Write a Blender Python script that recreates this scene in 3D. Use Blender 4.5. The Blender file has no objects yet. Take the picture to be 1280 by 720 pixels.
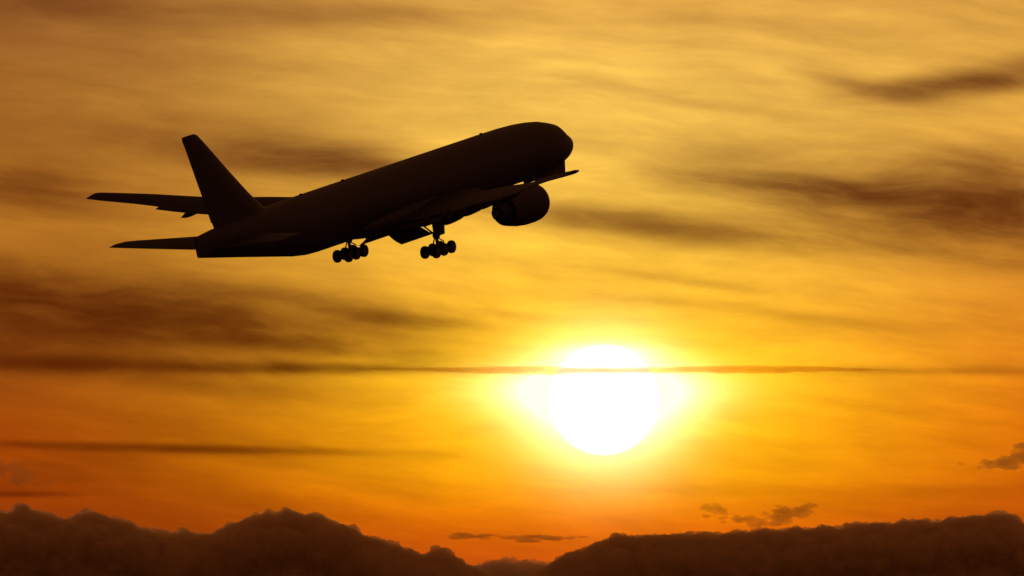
import bpy, bmesh, math, random
from mathutils import Vector, Matrix, noise

# ------------------------------------------------------------------ scene, camera
sc = bpy.context.scene
sc.render.engine = 'CYCLES'
sc.cycles.use_denoising = True
sc.cycles.volume_bounces = 8
sc.cycles.max_bounces = 10
sc.view_settings.view_transform = 'Standard'
sc.view_settings.look = 'None'
sc.view_settings.exposure = 0.0
sc.view_settings.gamma = 1.0
sc.view_settings.use_curve_mapping = False

F = 19000.0                    # long telephoto: focal length in 1/1280ths of the picture width
EL0 = math.radians(3.0)        # the camera looks three degrees above the horizon
EYE = Vector((0.0, 0.0, 1.7))
DEG = 180 / math.pi


def az_deg(px): return (px - 640) / F * DEG           # compass angle from due north
def el_deg(py): return EL0 * DEG + (360 - py) / F * DEG   # height above the horizon


cam_data = bpy.data.cameras.new('camera')
cam_data.sensor_width = 36
cam_data.lens = 36 * F / 1280
cam_data.clip_start = 1.0
cam_data.clip_end = 600000.0
cam = bpy.data.objects.new('camera', cam_data)
sc.collection.objects.link(cam)
cam.location = EYE
cam.rotation_euler = (math.pi / 2 + EL0, 0, 0)
sc.camera = cam

SUN_AZ, SUN_EL = az_deg(755), el_deg(500)


# ------------------------------------------------------------------ sky
class N:
    """Arithmetic on shader sockets."""
    tree = None

    def __init__(self, s): self.s = s

    @staticmethod
    def op(o, *a, clamp=False):
        n = N.tree.nodes.new('ShaderNodeMath'); n.operation = o; n.use_clamp = clamp
        for i, x in enumerate(a):
            if isinstance(x, N): N.tree.links.new(x.s, n.inputs[i])
            else: n.inputs[i].default_value = x
        return N(n.outputs[0])

    def __add__(s, o): return N.op('ADD', s, o)
    __radd__ = __add__
    def __sub__(s, o): return N.op('SUBTRACT', s, o)
    def __rsub__(s, o): return N.op('SUBTRACT', o, s)
    def __mul__(s, o): return N.op('MULTIPLY', s, o)
    __rmul__ = __mul__
    def __truediv__(s, o): return N.op('DIVIDE', s, o)
    def __pow__(s, o): return N.op('POWER', s, o)


def smooth(x, lo, hi):
    n = N.tree.nodes.new('ShaderNodeMapRange'); n.interpolation_type = 'SMOOTHSTEP'
    N.tree.links.new(x.s, n.inputs['Value'])
    n.inputs['From Min'].default_value = lo; n.inputs['From Max'].default_value = hi
    return N(n.outputs['Result'])


def vec(x, y, z=0.0):
    n = N.tree.nodes.new('ShaderNodeCombineXYZ')
    for i, v in enumerate((x, y, z)):
        if isinstance(v, N): N.tree.links.new(v.s, n.inputs[i])
        else: n.inputs[i].default_value = v
    return N(n.outputs[0])


def fbm(v, scale, detail=6, rough=0.55, dist=0.0):
    n = N.tree.nodes.new('ShaderNodeTexNoise')
    N.tree.links.new(v.s, n.inputs['Vector'])
    n.inputs['Scale'].default_value = scale; n.inputs['Detail'].default_value = detail
    n.inputs['Roughness'].default_value = rough; n.inputs['Distortion'].default_value = dist
    return N(n.outputs[0])


def lin(c):
    return tuple(((v / 255) / 12.92 if v / 255 <= .04045 else ((v / 255 + .055) / 1.055) ** 2.4) for v in c)


def ramp(x, stops):
    n = N.tree.nodes.new('ShaderNodeValToRGB'); cr = n.color_ramp; cr.interpolation = 'B_SPLINE' if len(stops) > 3 else 'LINEAR'
    N.tree.links.new(x.s, n.inputs[0])
    stops = sorted(stops)
    while len(cr.elements) < len(stops): cr.elements.new(0.5)
    for e, (p, c) in zip(cr.elements, stops):
        e.position = p; e.color = (*lin(c), 1)
    return N(n.outputs[0])


def cmix(f, a, b, mode='MIX'):
    n = N.tree.nodes.new('ShaderNodeMix'); n.data_type = 'RGBA'; n.blend_type = mode; n.clamp_result = False
    for i, v in ((0, f), (6, a), (7, b)):
        if isinstance(v, N): N.tree.links.new(v.s, n.inputs[i])
        else: n.inputs[i].default_value = v if not isinstance(v, tuple) else (*v, 1)[:4]
    return N(n.outputs[2])


def gauss(az, el, cx, cy, rx, ry, tilt=0.0):
    """Soft elliptical patch of sky; centre and radii in degrees of arc."""
    t = math.radians(tilt); c, s = math.cos(t), math.sin(t)
    dx, dy = az - cx, el - cy
    u = (dx * c + dy * s) * (1 / rx); v = (dy * c - dx * s) * (1 / ry)
    return N.op('EXPONENT', (u * u + v * v) * -1.0)


def build_sky():
    w = bpy.data.worlds.new('World'); sc.world = w; w.use_nodes = True
    t = w.node_tree; t.nodes.clear(); N.tree = t
    out = t.nodes.new('ShaderNodeOutputWorld'); bg = t.nodes.new('ShaderNodeBackground')
    bg.inputs['Strength'].default_value = 0.1
    t.links.new(bg.outputs[0], out.inputs[0])
    tc = t.nodes.new('ShaderNodeTexCoord'); sx = t.nodes.new('ShaderNodeSeparateXYZ')
    t.links.new(tc.outputs['Generated'], sx.inputs[0])
    X, Y, Z = (N(sx.outputs[i]) for i in range(3))
    az = N.op('ARCTAN2', X, Y) * DEG
    el = N.op('ARCSINE', Z) * DEG

    sky = t.nodes.new('ShaderNodeTexSky'); sky.sky_type = 'NISHITA'; sky.sun_disc = False
    sky.sun_elevation = math.radians(SUN_EL); sky.sun_rotation = math.radians(SUN_AZ)
    sky.air_density = 1.6; sky.dust_density = 4.0; sky.ozone_density = 1.0
    air = cmix(1.0, N(sky.outputs[0]), (0.55, 0.24, 0.11), 'MULTIPLY')

    k = F / DEG                                   # small helper: feature sizes below are given in 1/19000 rad
    def P(cx, cy, rx, ry, tilt=0): return gauss(az, el, az_deg(cx), el_deg(cy), rx / k, ry / k, tilt)

    # warm haze of the sunset: colours by height, under the sun and away from it
    h = N.op('MULTIPLY', el - el_deg(760), 1 / (el_deg(0) - el_deg(760)), clamp=True)
    H = lambda y: (760 - y) / 760
    under = ramp(h, [(H(y), c) for y, c in UNDER])
    west = ramp(h, [(H(y), c) for y, c in WEST])
    east = ramp(h, [(H(y), c) for y, c in EAST])
    far = cmix(smooth(az, az_deg(200), az_deg(1250)), west, east)
    dx = (az - SUN_AZ) * (k / 410)
    dx2 = (az - SUN_AZ) * (k / 520)
    near = cmix(N.op('EXPONENT', (dx * dx) * -1.0), far, under)
    # aureole of the sun, and its smear through the thin ice cloud
    glow_w = P(750, 486, 98, 25) * 1.75 + P(752, 505, 84, 36) * 1.1 + P(755, 443, 52, 11) * 1.0 + P(755, 506, 76, 68) * 1.15
    glow_y = P(755, 495, 195, 95) * 0.62 + P(750, 470, 270, 30) * .32
    glow_o = P(755, 510, 300, 150) * 0.10

    # drifting streaks of cloud: wind-combed noise plus the larger banks
    tl = math.radians(-5)
    a2 = az * math.cos(tl) + el * math.sin(tl); e2 = el * math.cos(tl) - az * math.sin(tl)
    warp = fbm(vec(a2 * 0.9, e2 * 2.2, 3.1), 1.0, 3, .5)
    n1 = fbm(vec(a2 * 0.8, e2 * 4.2 + warp * 1.3, 0.0), 1.3, 7, .6)
    n2 = fbm(vec(a2 * 2.6, e2 * 17.0 + warp * 2.0, 7.7), 1.0, 6, .6)
    wisp = fbm(vec(a2 * 1.3 + warp * .6, e2 * 6.2 + warp * 1.6, 4.0), 1.6, 7, .58)
    body = None
    for cx, cy, rx, ry, tilt, s in STREAKS:
        g = P(cx, cy, rx, ry, tilt) * s
        body = g if body is None else body + g
    shaped = body * (smooth(wisp, .25, .75) * 0.75 + 0.56)
    fine = (n1 - 0.5) * 0.85 + (n2 - 0.5) * 0.52
    depth = N.op('MAXIMUM', shaped + fine * CONTRAST + 0.07, -0.22)
    T = N.op('EXPONENT', depth * -1.0)
    tint = t.nodes.new('ShaderNodeCombineColor')
    for i, p in enumerate((0.95, 1.04, 0.86)):
        t.links.new((T ** p).s, tint.inputs[i])
    lit = cmix(1.0, near, N(tint.outputs[0]), 'MULTIPLY')

    def addc(base, f, col):
        return cmix(f, base, cmix(1.0, base, tuple(c for c in col), 'ADD'))
    Tg = N.op('EXPONENT', depth * -0.6)
    lit = addc(lit, glow_o * Tg, (1.0, 0.42, 0.0))
    lit = addc(lit, glow_y * Tg, (1.0, 0.74, 0.02))
    lit = addc(lit, glow_w, (1.5, 1.3, 0.85))

    # the bright quarter of the sky dies away from the sun
    sd = Vector((math.sin(math.radians(SUN_AZ)) * math.cos(math.radians(SUN_EL)), math.cos(math.radians(SUN_AZ)) * math.cos(math.radians(SUN_EL)), math.sin(math.radians(SUN_EL))))
    dot = X * sd.x + Y * sd.y + Z * sd.z
    spread = N.op('EXPONENT', (1.0 - dot) * -14.0)
    scaled = t.nodes.new('ShaderNodeVectorMath'); scaled.operation = 'SCALE'
    t.links.new(lit.s, scaled.inputs[0]); t.links.new((spread * 10.0).s, scaled.inputs['Scale'])
    rest = cmix(1.0 - spread, (0, 0, 0), AMBIENT)
    total = cmix(1.0, cmix(1.0, N(scaled.outputs[0]), rest, 'ADD'), cmix(1.0, air, (AIR, AIR, AIR), 'MULTIPLY'), 'ADD')
    t.links.new(total.s, bg.inputs['Color'])


AIR = 0.08
AMBIENT = (1.3, 0.37, 0.10)
CONTRAST = 1.1
UNDER = [(0, (226, 172, 76)), (90, (250, 203, 90)), (200, (252, 204, 84)), (300, (254, 202, 68)), (400, (253, 190, 46)),
         (500, (255, 184, 20)), (590, (255, 172, 8)), (645, (246, 120, 4)), (690, (210, 84, 10)), (760, (150, 55, 12))]
WEST = [(0, (140, 96, 44)), (100, (156, 104, 40)), (200, (172, 114, 38)), (300, (182, 118, 34)), (400, (156, 94, 27)),
        (500, (148, 64, 8)), (590, (156, 59, 5)), (650, (130, 45, 6)), (760, (80, 34, 10))]
EAST = [(0, (212, 161, 68)), (100, (222, 168, 66)), (200, (212, 152, 56)), (300, (210, 136, 44)), (400, (214, 124, 28)),
        (500, (208, 98, 9)), (590, (194, 76, 6)), (650, (154, 54, 7)), (760, (80, 34, 10))]
# centre, radii, tilt, strength
STREAKS = [(385, 198, 165, 27, -6, 1.45), (455, 208, 70, 12, -8, .5), (30, 236, 150, 30, -8, 1.0), (40, 6, 210, 28, 0, 0.75), (420, 20, 180, 16, 0, .4), (60, 150, 220, 60, -4, .35),
           (1268, 94, 115, 18, 8, 1.5), (1150, 112, 110, 13, 4, .85), (1060, 104, 75, 10, -14, .45), (880, 132, 100, 7, -7, .35), (800, 112, 80, 6, -10, .25), (1000, 30, 200, 12, -3, .2),
           (1210, 268, 210, 38, -6, 1.75), (1010, 238, 150, 15, -5, .95), (800, 281, 200, 19, -7, 1.1), (1230, 210, 120, 30, -6, .75), (1275, 244, 60, 10, 0, .7), (1050, 228, 290, 54, -6, .5),
           (10, 375, 300, 46, -6, 1.7), (290, 395, 240, 30, -8, 1.05), (-20, 436, 200, 36, 0, .7), (345, 428, 180, 11, -6, .8), (500, 400, 85, 9, -4, 0.75), (420, 380, 160, 12, -8, .4),
           (190, 457, 320, 9, -1, 1.0), (400, 461, 170, 6, 0, .9), (270, 482, 190, 13, -5, .5), (205, 561, 230, 5.5, -1, 1.1), (60, 555, 90, 4, -1, .4), (1160, 464, 130, 5, -.4, 0.5),
           (850, 350, 95, 6, -8, .4), (760, 340, 260, 10, -6, .15), (620, 392, 120, 8, -5, .3), (1120, 312, 230, 11, -7, .55), (960, 390, 200, 9, -5, .22), (60, 590, 120, 22, 0, .35), (30, 618, 65, 4, 0, .7), (1050, 612, 300, 8, 0, .22)]
build_sky()

sun_data = bpy.data.lights.new('sun_light', 'SUN')
sun_data.energy = 0.7; sun_data.angle = math.radians(0.5); sun_data.color = (1.0, 0.55, 0.22)
sun_lamp = bpy.data.objects.new('sun_light', sun_data); sc.collection.objects.link(sun_lamp)
sun_lamp.rotation_euler = (math.radians(90 - SUN_EL), 0, math.pi - math.radians(SUN_AZ))


# ------------------------------------------------------------------ helpers
def material(name, base, rough=0.5, metal=0.0, vary=0.15, scale=0.6, spec=0.5):
    m = bpy.data.materials.new(name); m.use_nodes = True
    t = m.node_tree; b = t.nodes['Principled BSDF']
    b.inputs['Roughness'].default_value = rough; b.inputs['Metallic'].default_value = metal
    b.inputs['Specular IOR Level'].default_value = spec
    tc = t.nodes.new('ShaderNodeTexCoord'); n = t.nodes.new('ShaderNodeTexNoise')
    n.inputs['Scale'].default_value = scale; n.inputs['Detail'].default_value = 6
    t.links.new(tc.outputs['Object'], n.inputs['Vector'])
    r = t.nodes.new('ShaderNodeValToRGB')
    r.color_ramp.elements[0].position = .3; r.color_ramp.elements[1].position = .7
    r.color_ramp.elements[0].color = (*[c * (1 - vary) for c in base], 1)
    r.color_ramp.elements[1].color = (*[min(1, c * (1 + vary)) for c in base], 1)
    t.links.new(n.outputs[0], r.inputs[0]); t.links.new(r.outputs[0], b.inputs['Base Color'])
    return m


def link(name, bm, mat, parent=None, smooth_=True, angle=40):
    me = bpy.data.meshes.new(name)
    bmesh.ops.recalc_face_normals(bm, faces=bm.faces)
    bm.to_mesh(me); bm.free()
    me.materials.append(mat)
    if smooth_:
        for p in me.polygons: p.use_smooth = True
        me.set_sharp_from_angle(angle=math.radians(angle))
    o = bpy.data.objects.new(name, me); sc.collection.objects.link(o)
    if parent: o.parent = parent
    return o


def tag(o, label=None, cat=None, kind=None, group=None):
    for k_, v in (('label', label), ('category', cat), ('kind', kind), ('group', group)):
        if v: o[k_] = v
    return o


def loft(bm, rings, cap=True):
    rows = [[bm.verts.new(p) for p in r] for r in rings]
    n = len(rows[0])
    for a, b in zip(rows, rows[1:]):
        for i in range(n):
            bm.faces.new((a[i], a[(i + 1) % n], b[(i + 1) % n], b[i]))
    if cap:
        bm.faces.new(rows[0][::-1]); bm.faces.new(rows[-1])


def tube(bm, a, b, r0, r1=None, n=14):
    a, b = Vector(a), Vector(b); r1 = r0 if r1 is None else r1
    d = (b - a).normalized(); u = d.orthogonal().normalized(); v = d.cross(u)
    loft(bm, [[c + (u * math.cos(t) + v * math.sin(t)) * r for t in [2 * math.pi * i / n for i in range(n)]] for c, r in ((a, r0), (b, r1))])


def lathe(bm, prof, origin, axis, n=40, closed=False):
    """prof: (distance along axis, radius)"""
    o, ax = Vector(origin), Vector(axis).normalized(); u = ax.orthogonal().normalized(); v = ax.cross(u)
    rings = [[o + ax * s + (u * math.cos(t) + v * math.sin(t)) * max(r, 1e-3) for t in [2 * math.pi * i / n for i in range(n)]] for s, r in prof]
    loft(bm, rings, not closed)
    if closed:
        pass


# ------------------------------------------------------------------ ground
def build_ground():
    bm = bmesh.new(); n = 48; R = 150000.0
    rings = [1, 40, 400, 3000, 20000, 70000, R]
    c = bm.verts.new((0, 0, 0)); prev = None
    for r in rings:
        row = [bm.verts.new((r * math.cos(2 * math.pi * i / n), r * math.sin(2 * math.pi * i / n), 0)) for i in range(n)]
        for i in range(n):
            j = (i + 1) % n
            if prev is None: bm.faces.new((c, row[i], row[j]))
            else: bm.faces.new((prev[i], row[i], row[j], prev[j]))
        prev = row
    o = link('ground', bm, material('dusk_grassland', (0.045, 0.05, 0.02), .95, vary=.4, scale=.02), smooth_=False)
    tag(o, kind='structure')


build_ground()


# ------------------------------------------------------------------ sun
def at(px, py, d):
    """Point at distance d along a compass / elevation direction."""
    a, e = math.radians(az_deg(px)), math.radians(el_deg(py))
    return EYE + Vector((math.sin(a) * math.cos(e), math.cos(a) * math.cos(e), math.sin(e))) * d


def build_sun():
    D = 120000.0
    bm = bmesh.new(); bmesh.ops.create_icosphere(bm, subdivisions=5, radius=69 / F * D)
    m = bpy.data.materials.new('sun_surface'); m.use_nodes = True; t = m.node_tree; t.nodes.clear()
    o_ = t.nodes.new('ShaderNodeOutputMaterial'); e = t.nodes.new('ShaderNodeEmission')
    e.inputs['Color'].default_value = (1, .93, .7, 1); e.inputs['Strength'].default_value = 1.9
    t.links.new(e.outputs[0], o_.inputs[0])
    o = link('sun', bm, m); o.location = at(755, 500, D)
    tag(o, 'glaring white setting sun crossed by a thin dark cloud band', 'sun')


build_sun()


# ------------------------------------------------------------------ clouds
def cloud_material(name, mfp, albedo, filt=None, filt_mfp=60.0):
    """Even water-droplet haze; filt = colour it lets through."""
    m = bpy.data.materials.new(name); m.use_nodes = True; t = m.node_tree; t.nodes.clear()
    o_ = t.nodes.new('ShaderNodeOutputMaterial'); s = t.nodes.new('ShaderNodeVolumePrincipled')
    s.inputs['Color'].default_value = (*albedo, 1); s.inputs['Density'].default_value = 1 / mfp
    s.inputs['Anisotropy'].default_value = 0.0
    if filt:
        a = t.nodes.new('ShaderNodeVolumeAbsorption'); a.inputs['Color'].default_value = (*filt, 1); a.inputs['Density'].default_value = 1 / filt_mfp
        ad = t.nodes.new('ShaderNodeAddShader'); t.links.new(s.outputs[0], ad.inputs[0]); t.links.new(a.outputs[0], ad.inputs[1]); s = ad
    t.links.new(s.outputs[0], o_.inputs['Volume'])
    return m


def cloud(name, blobs, D, mat, label, vox=2.2, rough=(3.8, 19.0), group=None, cat='cloud'):
    """blobs: (px, py, depth, rx, ry, rz) in milliradian-like sky units at distance D; merged to one billowing closed skin."""
    u = D / F
    org = at(blobs[0][0], blobs[0][1], D)
    a = math.radians(az_deg(blobs[0][0]))
    ex = Vector((math.cos(a), -math.sin(a), 0)); ey = Vector((math.sin(a), math.cos(a), 0)); ez = Vector((0, 0, 1))
    bm = bmesh.new()
    for x, y, dz, rx, ry, rz in blobs:
        c = Vector(((x - blobs[0][0]) * u, dz * u, -(y - blobs[0][1]) * u))
        bmesh.ops.create_icosphere(bm, subdivisions=3, radius=1, matrix=Matrix.Translation(c) @ Matrix.Diagonal((rx * u, rz * u, ry * u, 1)))
    me = bpy.data.meshes.new(name); bm.to_mesh(me); bm.free()
    o = bpy.data.objects.new(name, me); sc.collection.objects.link(o)
    md = o.modifiers.new('r', 'REMESH'); md.mode = 'VOXEL'; md.voxel_size = vox * u
    dg = bpy.context.evaluated_depsgraph_get()
    new = bpy.data.meshes.new_from_object(o.evaluated_get(dg)); o.modifiers.clear(); o.data = new; bpy.data.meshes.remove(me)
    new.name = name
    amp, wl = rough
    nrm = [v.normal.copy() for v in new.vertices]
    for v, n in zip(new.vertices, nrm):
        p = v.co / (wl * u)
        d = noise.fractal(p, 0.9, 2.1, 5) * amp - abs(noise.noise(p * 2.3)) * amp * .5
        v.co += n * d * u
    for p in new.polygons: p.use_smooth = True
    new.materials.clear(); new.materials.append(mat)
    o.location = org; o.rotation_euler = (0, 0, -a)
    tag(o, label, cat, group=group)
    return o


def bank_blobs(outline, seed, bottom=790, depth=60, lift=(.5, .75, 1, 1.2)):
    rnd = random.Random(seed); out = []
    def top(x):
        for (x0, y0), (x1, y1) in zip(outline, outline[1:]):
            if x0 <= x <= x1: return y0 + (y1 - y0) * (x - x0) / (x1 - x0)
        return outline[-1][1]
    x0, x1 = outline[0][0], outline[-1][0]
    x = x0
    while x <= x1:                       # crown bubbles along the skyline
        q = noise.noise(Vector((x * .021, seed * 1.7, 0)))          # lumpy in places, level in others
        r = rnd.choice((4, 5, 6, 7, 9, 12)) * rnd.uniform(.8, 1.2)
        out.append((x, top(x) + r * (rnd.choice(lift) if q > -.05 else 1.15), rnd.uniform(-12, 12), r * 1.1, r, r)); x += rnd.uniform(3, 8)
    x = x0
    while x <= x1:                       # shoulders
        r = rnd.uniform(16, 26)
        out.append((x, top(x) + r + 3, rnd.uniform(-12, 12), r * 1.5, r, r * 1.3)); x += 13
    x = x0
    while x <= x1:                       # body
        t_ = top(x) + 10; y = t_ + 44
        while y < bottom + 30:
            r = rnd.uniform(40, 48)
            out.append((x, y, rnd.uniform(-3, 3), r * 1.5, r, depth)); y += 30
        x += 18
    return out


LEFT = [(-120, 650), (-60, 640), (0, 640), (28, 633), (62, 641), (76, 655), (92, 646), (108, 635), (130, 641), (158, 651), (188, 665), (214, 666), (228, 661),
        (252, 664), (278, 661), (300, 650), (322, 641), (344, 639), (358, 634), (370, 645), (390, 641), (402, 643), (412, 653), (440, 660), (470, 672),
        (502, 681), (522, 690), (540, 685), (556, 688), (578, 703), (592, 720)]
MIDDLE = [(548, 722), (585, 706), (625, 698), (660, 698), (692, 704), (712, 716), (740, 722)]
RIGHT = [(648, 722), (684, 708), (706, 697), (724, 686), (744, 679), (772, 668), (806, 667), (840, 664), (905, 663), (950, 661), (1000, 659), (1060, 654), (1100, 650),
         (1140, 648), (1170, 649), (1204, 643), (1240, 638), (1262, 640), (1280, 656), (1320, 660), (1400, 655)]
bank_mat = cloud_material('thick_cloud', 11.0, (0.925, 0.82, 0.66))
bank_mat_b = cloud_material('thick_cloud_farther', 20.0, (0.945, 0.87, 0.76))
thin_mat = cloud_material('thin_cloud', 34.0, (0.85, 0.72, 0.5))
band_mat = cloud_material('veil_cloud', 260.0, (0.75, 0.5, 0.2), (0.86, 0.50, 0.06), 75.0)
KNOBS = [(356, 641, 8), (343, 645, 7), (364, 642, 6), (330, 648, 7), (394, 648, 9), (406, 653, 7), (385, 650, 6), (108, 641, 7), (100, 646, 7), (28, 640, 11), (56, 646, 8), (232, 665, 5), (252, 668, 5), (545, 689, 8),
         (470, 676, 5), (440, 663, 6), (426, 659, 5), (150, 651, 6), (310, 653, 6), (555, 690, 6)]      # the clearest turrets
cloud('cloud_bank', bank_blobs(LEFT, 3) + [(x, y, -8, r * 1.1, r, r) for x, y, r in KNOBS], 30000, bank_mat, 'long dark brown cumulus bank with two lumpy peaks, low beneath the aeroplane')
cloud('cloud_bank', bank_blobs(RIGHT, 8, lift=(.75, .9, 1, 1.2)), 31000, bank_mat, 'dark brown cloud bank with a flat gently rising top, low under the sun')
cloud('cloud_bank', bank_blobs(MIDDLE, 5), 33000, bank_mat_b, 'small faint cloud hump in the gap between the two dark banks', vox=2.5)


def wisp_blobs(pts, seed, n, rx, ry):
    rnd = random.Random(seed); out = []
    for x, y, s in pts:
        for _ in range(n):
            q = rnd.uniform(.35, 1) * s
            out.append((x + rnd.gauss(0, rx * s), y + rnd.gauss(0, ry * s), rnd.uniform(-4, 4), rx * q * 1.3, ry * q * 1.2, rx * q * .8))
    return out


cloud('wispy_cloud', wisp_blobs([(892, 633, .5), (900, 637, .8), (904, 643, .5), (918, 650, .5), (934, 651, .8), (955, 651, 1), (975, 648, 1.1), (990, 642, 1.2), (1002, 641, 1.0)], 4, 9, 11, 3.6), 28500, thin_mat,
      'small ragged dark cloud scrap just above the flat topped bank', vox=1.0, rough=(2.6, 10))
cloud('wispy_cloud', wisp_blobs([(1200, 580, .3), (1234, 582, .6), (1246, 577, 1), (1262, 574, 1.2), (1278, 571, 1.4), (1300, 573, 1.4)], 9, 8, 12, 4.5), 28500, thin_mat,
      'dark ragged cloud scrap cut by the frame edge, high above the flat topped bank', vox=1.0, rough=(2.6, 10))
cloud('wispy_cloud', wisp_blobs([(-10, 588, 1.2), (8, 582, .8), (14, 592, 1), (34, 595, .9), (54, 597, .6)], 2, 4, 12, 6), 28500, cloud_material('faint_cloud', 60, (0.85, .7, .5)),
      'faint smudgy cloud scrap above the lumpy bank at the frame edge', vox=1.3, rough=(3.4, 10))
cloud('streak_cloud', wisp_blobs([(x, 671.5 + .5 * math.sin(x), 1) for x in range(575, 725, 14)], 6, 3, 14, 1.9), 28800, thin_mat,
      'thin flat dark cloud streak low under the sun between the banks', vox=.9, rough=(1.0, 8))
def band_blobs():
    rnd = random.Random(21); out = []
    for x in range(470, 1090, 8):
        t = math.sin(math.pi * (x - 462) / 640) ** .8
        th = (1.2 + 5.4 * t) * (.8 + .2 * math.sin(x * .021)) * (.62 if 690 < x < 800 else 1)
        out.append((x + rnd.uniform(-4, 4), 462.2 + .8 * math.sin(x * .011) + rnd.uniform(-.7, .7), rnd.uniform(-6, 6), 30, th, 8 + 16 * t))
    return out


cloud('streak_cloud', band_blobs(), 29000, band_mat, 'long thin cloud band drawn straight across the sun', vox=1.1, rough=(.7, 34))


# ------------------------------------------------------------------ aeroplane
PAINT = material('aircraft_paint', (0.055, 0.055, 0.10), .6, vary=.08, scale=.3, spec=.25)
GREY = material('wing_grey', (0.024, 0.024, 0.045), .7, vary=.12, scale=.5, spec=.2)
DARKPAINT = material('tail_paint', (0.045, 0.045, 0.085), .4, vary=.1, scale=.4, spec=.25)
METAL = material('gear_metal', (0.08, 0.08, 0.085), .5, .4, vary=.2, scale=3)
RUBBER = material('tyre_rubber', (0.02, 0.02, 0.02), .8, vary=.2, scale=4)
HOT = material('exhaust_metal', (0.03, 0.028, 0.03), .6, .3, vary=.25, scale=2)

plane = bpy.data.objects.new('airliner', None); sc.collection.objects.link(plane)
tag(plane, 'dark twin engine airliner silhouette climbing with its landing gear and gear doors down', 'airplane')

# attitude and place: nose up, heading away to the right, in metres from the camera
Rc = ((0.52859654, 0.83871679, -0.13091922), (0.18619064, 0.03591703, 0.98185692), (0.82820211, -0.54338211, -0.1371756))
Tc = (-11.83524969, 9.8945866, 1581.38848884)
ce, se = math.cos(EL0), math.sin(EL0)
def to_world(v): return Vector((v[0], v[2] * ce - v[1] * se, v[2] * se + v[1] * ce))
col = [to_world([Rc[r][c] for r in range(3)]) for c in range(3)]
fwd, rgt, up = col
M = Matrix.Identity(4)
for r in range(3):
    M[r][0] = fwd[r]; M[r][1] = -rgt[r]; M[r][2] = up[r]
M.translation = to_world(Tc) + EYE
plane.matrix_world = M


def L(s, y, z):
    """s metres behind the nose, y metres to starboard, z above the cabin axis"""
    return Vector((35 - s, -y, z))


def interp(tab, s):
    for a, b in zip(tab, tab[1:]):
        if a[0] <= s <= b[0]:
            t = (s - a[0]) / (b[0] - a[0]); return a[1] + (b[1] - a[1]) * t
    return tab[-1][1] if s > tab[-1][0] else tab[0][1]


TOP = [(0, -.72), (.15, -.35), (.4, -.08), (.9, .25), (1.6, .58), (2.3, .88), (3.0, 1.38), (3.8, 1.9), (5, 2.22), (6.5, 2.55), (8.5, 2.80), (11, 2.98), (14, 3.08), (18, 3.1), (57, 3.1), (62, 3.0), (66, 2.8), (70, 2.65), (72, 2.5), (73.1, 2.4)]
BOT = [(0, -.78), (.15, -1.1), (.4, -1.38), (.9, -1.72), (1.6, -2.05), (2.5, -2.36), (4, -2.7), (6, -2.95), (8.5, -3.08), (11, -3.1), (52, -3.1), (54, -3.04), (56, -2.8), (60, -2.08), (66, -1.0), (70, -.3), (73.1, .25)]
WID = [(0, .05), (.15, .45), (.4, .75), (.9, 1.12), (1.6, 1.5), (2.5, 1.88), (4, 2.36), (6, 2.78), (8.5, 3.04), (11, 3.1), (51, 3.1), (55, 2.95), (60, 2.42), (65, 1.62), (69, .9), (72, .35), (73.1, .16)]


def fuselage():
    bm = bmesh.new(); n = 64; rings = []
    ss = [0, .07, .15, .27, .4, .6, .9, 1.2, 1.6, 2, 2.3, 2.6, 3, 3.4, 3.8, 4.4, 5, 5.7, 6.5, 7.5, 8.5, 9.7, 11] + [14 + 4 * i for i in range(10)] + [52, 53, 54, 55, 56, 58, 60, 62, 64, 66, 68, 69, 70, 71, 72, 72.7, 73.1]
    for s in ss:
        t, b, w = interp(TOP, s), interp(BOT, s), interp(WID, s)
        s = s if s > 14 else 1.5 + s * 12.5 / 14      # blunt nose
        zc, hh = (t + b) / 2, (t - b) / 2
        rings.append([L(s, w * math.sin(a), zc + hh * math.cos(a)) for a in [2 * math.pi * i / n for i in range(n)]])
    loft(bm, rings)
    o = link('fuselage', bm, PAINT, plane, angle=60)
    # belly fairing
    bm = bmesh.new(); rings = []
    for i in range(25):
        s = 23 + 23.5 * i / 24; q = math.sin(math.pi * i / 24) ** .55 if 0 < i < 24 else 0
        rings.append([L(s, (2.4 + 1.15 * q) * math.sin(a), -1.9 + (.75 + 1.1 * q) * math.cos(a)) for a in [2 * math.pi * j / 40 for j in range(40)]])
    loft(bm, rings); link('belly_fairing', bm, PAINT, plane, angle=60)
    for s, hgt in ((17.5, .16), (44.5, .16), (52.5, .14)):
        bm = bmesh.new()
        loft(bm, [[L(s + a + d, y, z) for a, y in ((0, 0), (.12, .06), (.55, .02), (.6, 0), (.55, -.02), (.12, -.06))] for z, d in ((3.05, 0), (3.1 + hgt, .3))])
        link('antenna', bm, GREY, plane)
    return o


fuselage()


def airfoil(n=12, tc=.12, camber=.015):
    up_, lo_ = [], []
    for i in range(n + 1):
        x = .5 * (1 - math.cos(math.pi * i / n))
        yt = 5 * tc * (.2969 * math.sqrt(x) - .126 * x - .3516 * x * x + .2843 * x ** 3 - .1036 * x ** 4)
        yc = camber * 4 * x * (1 - x)
        up_.append((x, yc + yt)); lo_.append((x, yc - yt))
    return up_ + lo_[-2:0:-1]


def foil_ring(le, chord, tc, twist=0.0, x_from=0.0, x_to=1.0, axis='z', tilt=(0, 1)):
    """le=(s,y,z). Ring of an airfoil; tilt = lateral/vertical unit of the thickness direction."""
    pts = []
    ct, st = math.cos(twist), math.sin(twist)
    for x, h in airfoil(12, tc):
        x = x_from + (x_to - x_from) * x
        a, b = x * chord, h * chord
        ds, dt = a * ct + b * st, b * ct - a * st
        pts.append(L(le[0] + ds, le[1] + dt * tilt[0], le[2] + dt * tilt[1]))
    return pts


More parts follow.
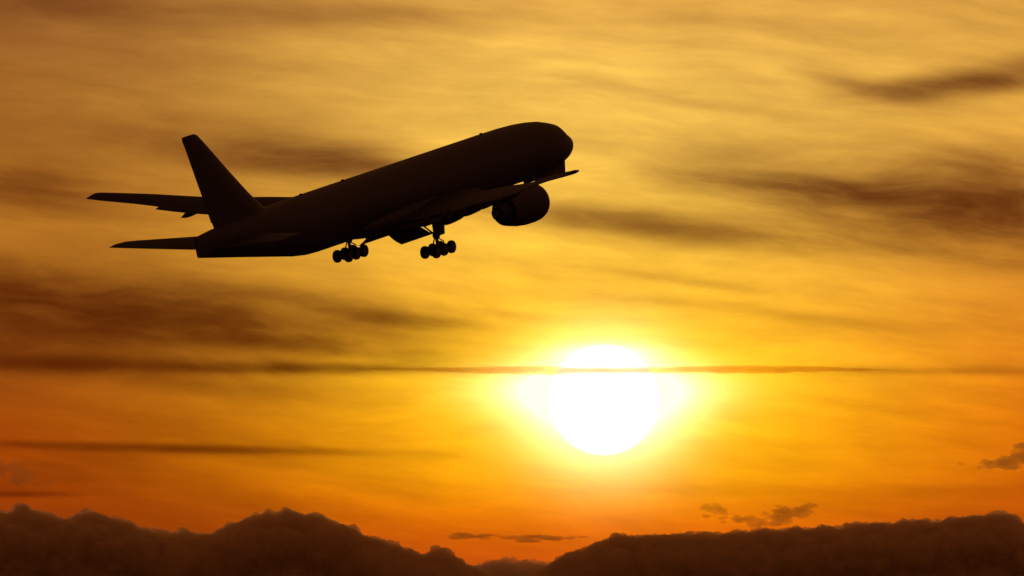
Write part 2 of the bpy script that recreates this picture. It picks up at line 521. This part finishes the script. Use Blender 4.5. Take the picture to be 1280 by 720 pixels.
# wing stations: y, leading edge, trailing edge, height, thickness
WING = [(1.5, 26.0, 40.2, -1.95, .13), (3.1, 27.1, 40.5, -1.85, .13), (6.5, 29.5, 40.8, -1.5, .115), (9.8, 31.9, 41.3, -.88, .105), (15, 35.7, 43.1, .18, .09),
        (20, 39.3, 45.0, 1.02, .085), (25, 42.8, 47.1, 2.22, .105), (28.2, 44.9, 48.3, 2.86, .13), (29.3, 45.7, 48.6, 3.08, .14), (29.8, 46.1, 48.7, 3.17, .13)]


def wing_at(y):
    f = lambda i: interp([(w[0], w[i]) for w in WING], y)
    return f(1), f(2), f(3), f(4)


def canoe(parent, y, sgn, length, rad, droop):
    le, te, z, tc = wing_at(y)
    bm = bmesh.new(); rings = []
    for i in range(13):
        t = i / 12; q = (math.sin(math.pi * min(1, t * 1.05 + .0)) ** .6 if 0 < t < .95 else .03)
        s = te - length * .62 + length * t
        zz = z - tc * (te - le) * .35 - rad * .55 - droop * max(0, t - .45) * length
        rings.append([L(s, sgn * (y + rad * .62 * q * math.sin(a)), zz + rad * q * math.cos(a)) for a in [2 * math.pi * j / 16 for j in range(16)]])
    loft(bm, rings); return link('flap_fairing', bm, GREY, parent)


def flap(parent, y0, y1, frac, drop, back, angle):
    bm = bmesh.new(); rings = []
    for i in range(7):
        y = abs(y0) + (abs(y1) - abs(y0)) * i / 6; le, te, z, tc = wing_at(y); c = te - le
        fc = frac * min(c, 9.5)
        rings.append(foil_ring((te - fc * .62 + back * .3, math.copysign(y, y0), z - .20 * drop - .1), fc, .13, angle))
    loft(bm, rings); return link('flap', bm, GREY, parent)


def wing(sgn):
    bm = bmesh.new()
    loft(bm, [foil_ring((le, sgn * y, z), te - le, tc, math.radians(2.0)) for y, le, te, z, tc in WING])
    w = link('wing', bm, GREY, plane, angle=50)
    flap(w, sgn * 3.4, sgn * 8.7, .27, 1.6, .6, math.radians(15))
    flap(w, sgn * 8.9, sgn * 11.0, .30, 1.3, .5, math.radians(14))
    flap(w, sgn * 11.2, sgn * 22.6, .27, .35, .5, math.radians(7))
    for y, ln, r in ((7.2, 5.6, .5), (10.0, 6.6, .85), (13.4, 6.2, .68), (16.2, 5.4, .52), (19.6, 4.8, .42)):
        canoe(w, y, sgn, ln, r, .10)
    return w


for sg in (-1, 1): wing(sg)


def stabilizer(sgn):
    bm = bmesh.new()
    st = [(.3, 62.0, 70.6, .7), (2, 63.2, 71.0, .8), (6, 66.2, 72.0, 1.22), (9.6, 68.9, 72.8, 1.6), (10.5, 69.8, 73.0, 1.70), (10.8, 70.9, 73.1, 1.74)]
    loft(bm, [foil_ring((le, sgn * y, z), te - le, .09) for y, le, te, z in st])
    return link('horizontal_stabilizer', bm, GREY, plane, angle=50)


for sg in (-1, 1): stabilizer(sg)


def build_fin():
    # (leading edge, trailing edge, height)
    st = [(58.0, 69.3, 2.0), (60.3, 69.8, 3.3), (62.6, 70.4, 5.2), (65.8, 71.5, 8.2), (69.1, 72.6, 11.4), (70.3, 73.05, 12.5), (70.9, 73.15, 12.72)]
    split = .70
    bm = bmesh.new(); rr = []
    for le, te, z in st:
        c = te - le
        ring = []
        for x, h in airfoil(12, .10, 0):
            ring.append(L(le + c * x, c * h, z))
        rr.append(ring)
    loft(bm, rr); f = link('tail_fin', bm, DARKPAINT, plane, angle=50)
    bm = bmesh.new(); rr = []
    for le, te, z in st[1:-1]:
        c = te - le; th = c * .030
        a, b = le + c * split, te + .06
        rr.append([L(a, th + .04, z), L(b, .05, z), L(b, -.05, z), L(a, -th - .04, z)])
    loft(bm, rr); link('rudder', bm, DARKPAINT, f, angle=20)


build_fin()


def engine(sgn):
    y = 9.6 * sgn; z = -3.25; s0 = 24.0
    bm = bmesh.new()
    ax = Vector((-1, 0, 0))
    outer = [(a * (1.12 if a > 2 else 1), r) for a, r in [(.0, 1.72), (.06, 1.80), (.25, 1.90), (.7, 2.02), (1.5, 2.08), (2.6, 2.06), (3.8, 1.92), (4.8, 1.70), (5.5, 1.52), (5.52, 1.46), (4.6, 1.5), (2.5, 1.6), (1.2, 1.62), (.5, 1.55), (.12, 1.62), (0, 1.72)]]
    lathe(bm, outer, L(s0, y, z), ax, 48, closed=True)
    bmesh.ops.remove_doubles(bm, verts=bm.verts, dist=1e-4)
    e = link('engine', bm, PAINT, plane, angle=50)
    bm = bmesh.new(); lathe(bm, [(1.6, 1.58), (1.75, 1.58), (1.76, .6), (3.0, .8), (4.6, 1.2), (6.3, 1.06), (7.5, .74), (7.52, .68), (7.1, .6)], L(s0, y, z), ax, 40)
    link('core_cowl', bm, HOT, e, angle=50)
    bm = bmesh.new(); lathe(bm, [(6.9, .55), (7.5, .5), (8.1, .28), (8.5, .05)], L(s0, y, z), ax, 28); link('exhaust_cone', bm, HOT, e)
    bm = bmesh.new(); lathe(bm, [(.85, .03), (1.0, .22), (1.3, .42), (1.55, .5)], L(s0, y, z), ax, 28)
    for i in range(22):
        a = 2 * math.pi * i / 22; rings = []
        for r, tw in ((.45, .2), (1.0, .7), (1.54, 1.0)):
            c = L(s0, y, z) + Vector((-1.45, math.cos(a) * r, math.sin(a) * r)); tdir = Vector((0, -math.sin(a), math.cos(a)))
            d = (Vector((-1, 0, 0)) * math.cos(tw) + tdir * math.sin(tw)) * .2; nn = d.cross(Vector((0, math.cos(a), math.sin(a)))).normalized() * .015
            rings.append([c - d, c + nn, c + d, c - nn])
        loft(bm, rings)
    link('fan', bm, METAL, e)
    bm = bmesh.new(); rings = []
    for zz, a, b, w in ((z + 1.2, 25.4, 32.6, .20), (z + 1.75, 25.8, 33.6, .24), (z + 2.3, 27.6, 34.6, .22), (-1.0, 31.4, 35.4, .18)):
        rings.append([L(a, y, zz), L(a + .6, y + w, zz), L(b - 1.4, y + w, zz), L(b, y, zz), L(b - 1.4, y - w, zz), L(a + .6, y - w, zz)])
    loft(bm, rings); link('pylon', bm, GREY, e, angle=30)


for sg in (-1, 1): engine(sg)


def wheel(parent, c, r, w):
    bm = bmesh.new(); ax = Vector((0, 1, 0))
    lathe(bm, [(-w / 2, r * .58), (-w / 2, r * .80), (-w * .42, r * .93), (-w * .25, r), (w * .25, r), (w * .42, r * .93), (w / 2, r * .80), (w / 2, r * .58)], c, ax, 32)
    t = link('wheel', bm, RUBBER, parent, angle=35)
    bm = bmesh.new(); lathe(bm, [(-w * .51, .12), (-w * .51, r * .5), (-w * .50, r * .57), (w * .50, r * .57), (w * .51, r * .5), (w * .51, .12)], c, ax, 24)
    # hub rides with its gear, one mesh per wheel
    me = link('hub', bm, METAL, parent)
    return t


GEAR_S, GEAR_Y, AX_Z = 37.2, 5.46, -5.80


def main_gear(sgn):
    y = GEAR_Y * sgn
    bm = bmesh.new()
    tube(bm, L(GEAR_S - .1, y * .98, -1.7), L(GEAR_S, y, -4.35), .30, .28)
    tube(bm, L(GEAR_S, y, -4.3), L(GEAR_S, y, AX_Z + .1), .17)
    tube(bm, L(GEAR_S, y - .26, -4.3), L(GEAR_S, y + .26, -4.3), .34, .34, 16)
    g = link('landing_gear', bm, METAL, plane)
    g['label'] = 'six wheel main landing gear bogie hanging below the ' + ('near wing' if sgn > 0 else 'belly')
    bm = bmesh.new()                                     # truck beam and axles
    tube(bm, L(GEAR_S - 1.75, y, AX_Z + .02), L(GEAR_S + 1.75, y, AX_Z - .02), .19)
    for k_ in (-1.47, 0, 1.47): tube(bm, L(GEAR_S + k_, y - .75, AX_Z), L(GEAR_S + k_, y + .75, AX_Z), .11)
    link('truck_beam', bm, METAL, g)
    bm = bmesh.new()                                     # torque links and positioner
    tube(bm, L(GEAR_S + .25, y, -4.4), L(GEAR_S + .75, y, -4.95), .07); tube(bm, L(GEAR_S + .75, y, -4.95), L(GEAR_S + .2, y, AX_Z + .2), .07)
    tube(bm, L(GEAR_S - .2, y, -4.6), L(GEAR_S - 1.2, y, -5.1), .06); tube(bm, L(GEAR_S - 1.2, y, -5.1), L(GEAR_S - 1.2, y, AX_Z + .1), .06)
    link('torque_link', bm, METAL, g)
    bm = bmesh.new(); tube(bm, L(GEAR_S + .1, y - .1 * sgn, -4.2), L(GEAR_S + .3, y - 2.4 * sgn, -2.3), .09)
    link('side_brace', bm, METAL, g)
    bm = bmesh.new(); tube(bm, L(GEAR_S - .1, y, -3.3), L(GEAR_S - 2.6, y, -1.8), .10)
    link('drag_brace', bm, METAL, g)
    bm = bmesh.new()                                     # door carried by the leg
    loft(bm, [[L(s, sgn * (5.5 + o_ + .42 + .10 * (z + 4) * 0), z) for s, z in ((GEAR_S - 1.25, -1.55), (GEAR_S + .75, -1.55), (GEAR_S + .60, -4.3), (GEAR_S - .85, -4.3))] for o_ in (0, .07)])
    link('leg_door', bm, PAINT, g, angle=20)
    for k_ in (-1.47, 0, 1.47):
        for j in (-.70, .70): wheel(g, L(GEAR_S + k_, y + j, AX_Z), .67, .50)
    return g


for sg in (-1, 1): main_gear(sg)


def body_door(sgn):
    bm = bmesh.new(); rows = []
    for o_ in (0, .09):
        pts_in, pts_out = [], []
        for i in range(9):
            t = i / 8; yy = .75 + 1.95 * t; zz = -3.05 - 1.6 * t - .22 * math.sin(math.pi * t)
            pts_in.append(L(33.6 + .25 * (1 - t) ** 2 + .8 * (1 - t), sgn * (yy + o_), zz - o_ * .3)); pts_out.append(L(39.8, sgn * (yy + o_), zz - o_ * .3))
        rows.append(pts_in + pts_out[::-1])
    loft(bm, rows); link('gear_door', bm, PAINT, plane, angle=30)


for sg in (-1, 1): body_door(sg)


def nose_gear():
    """caught folding forward into its bay, doors still open"""
    bm = bmesh.new()
    tube(bm, L(7.0, 0, -2.5), L(5.0, 0, -3.25), .16, .12)
    tube(bm, L(5.0, -.45, -3.25), L(5.0, .45, -3.25), .08)
    tube(bm, L(5.4, 0, -2.5), L(5.6, 0, -3.0), .07)
    g = link('nose_gear', bm, METAL, plane)
    for j in (-.36, .36): wheel(g, L(5.0, j, -3.25), .50, .36)
    for sgn in (-1, 1):
        bm = bmesh.new()
        loft(bm, [[L(s, sgn * (.62 + o_ + .1 * (-2.6 - z)), z) for s, z in ((3.6, -2.3), (10.2, -2.9), (9.9, -3.75), (4.0, -3.55))] for o_ in (0, .05)])
        link('nose_gear_door', bm, PAINT, plane, angle=20)


nose_gear()
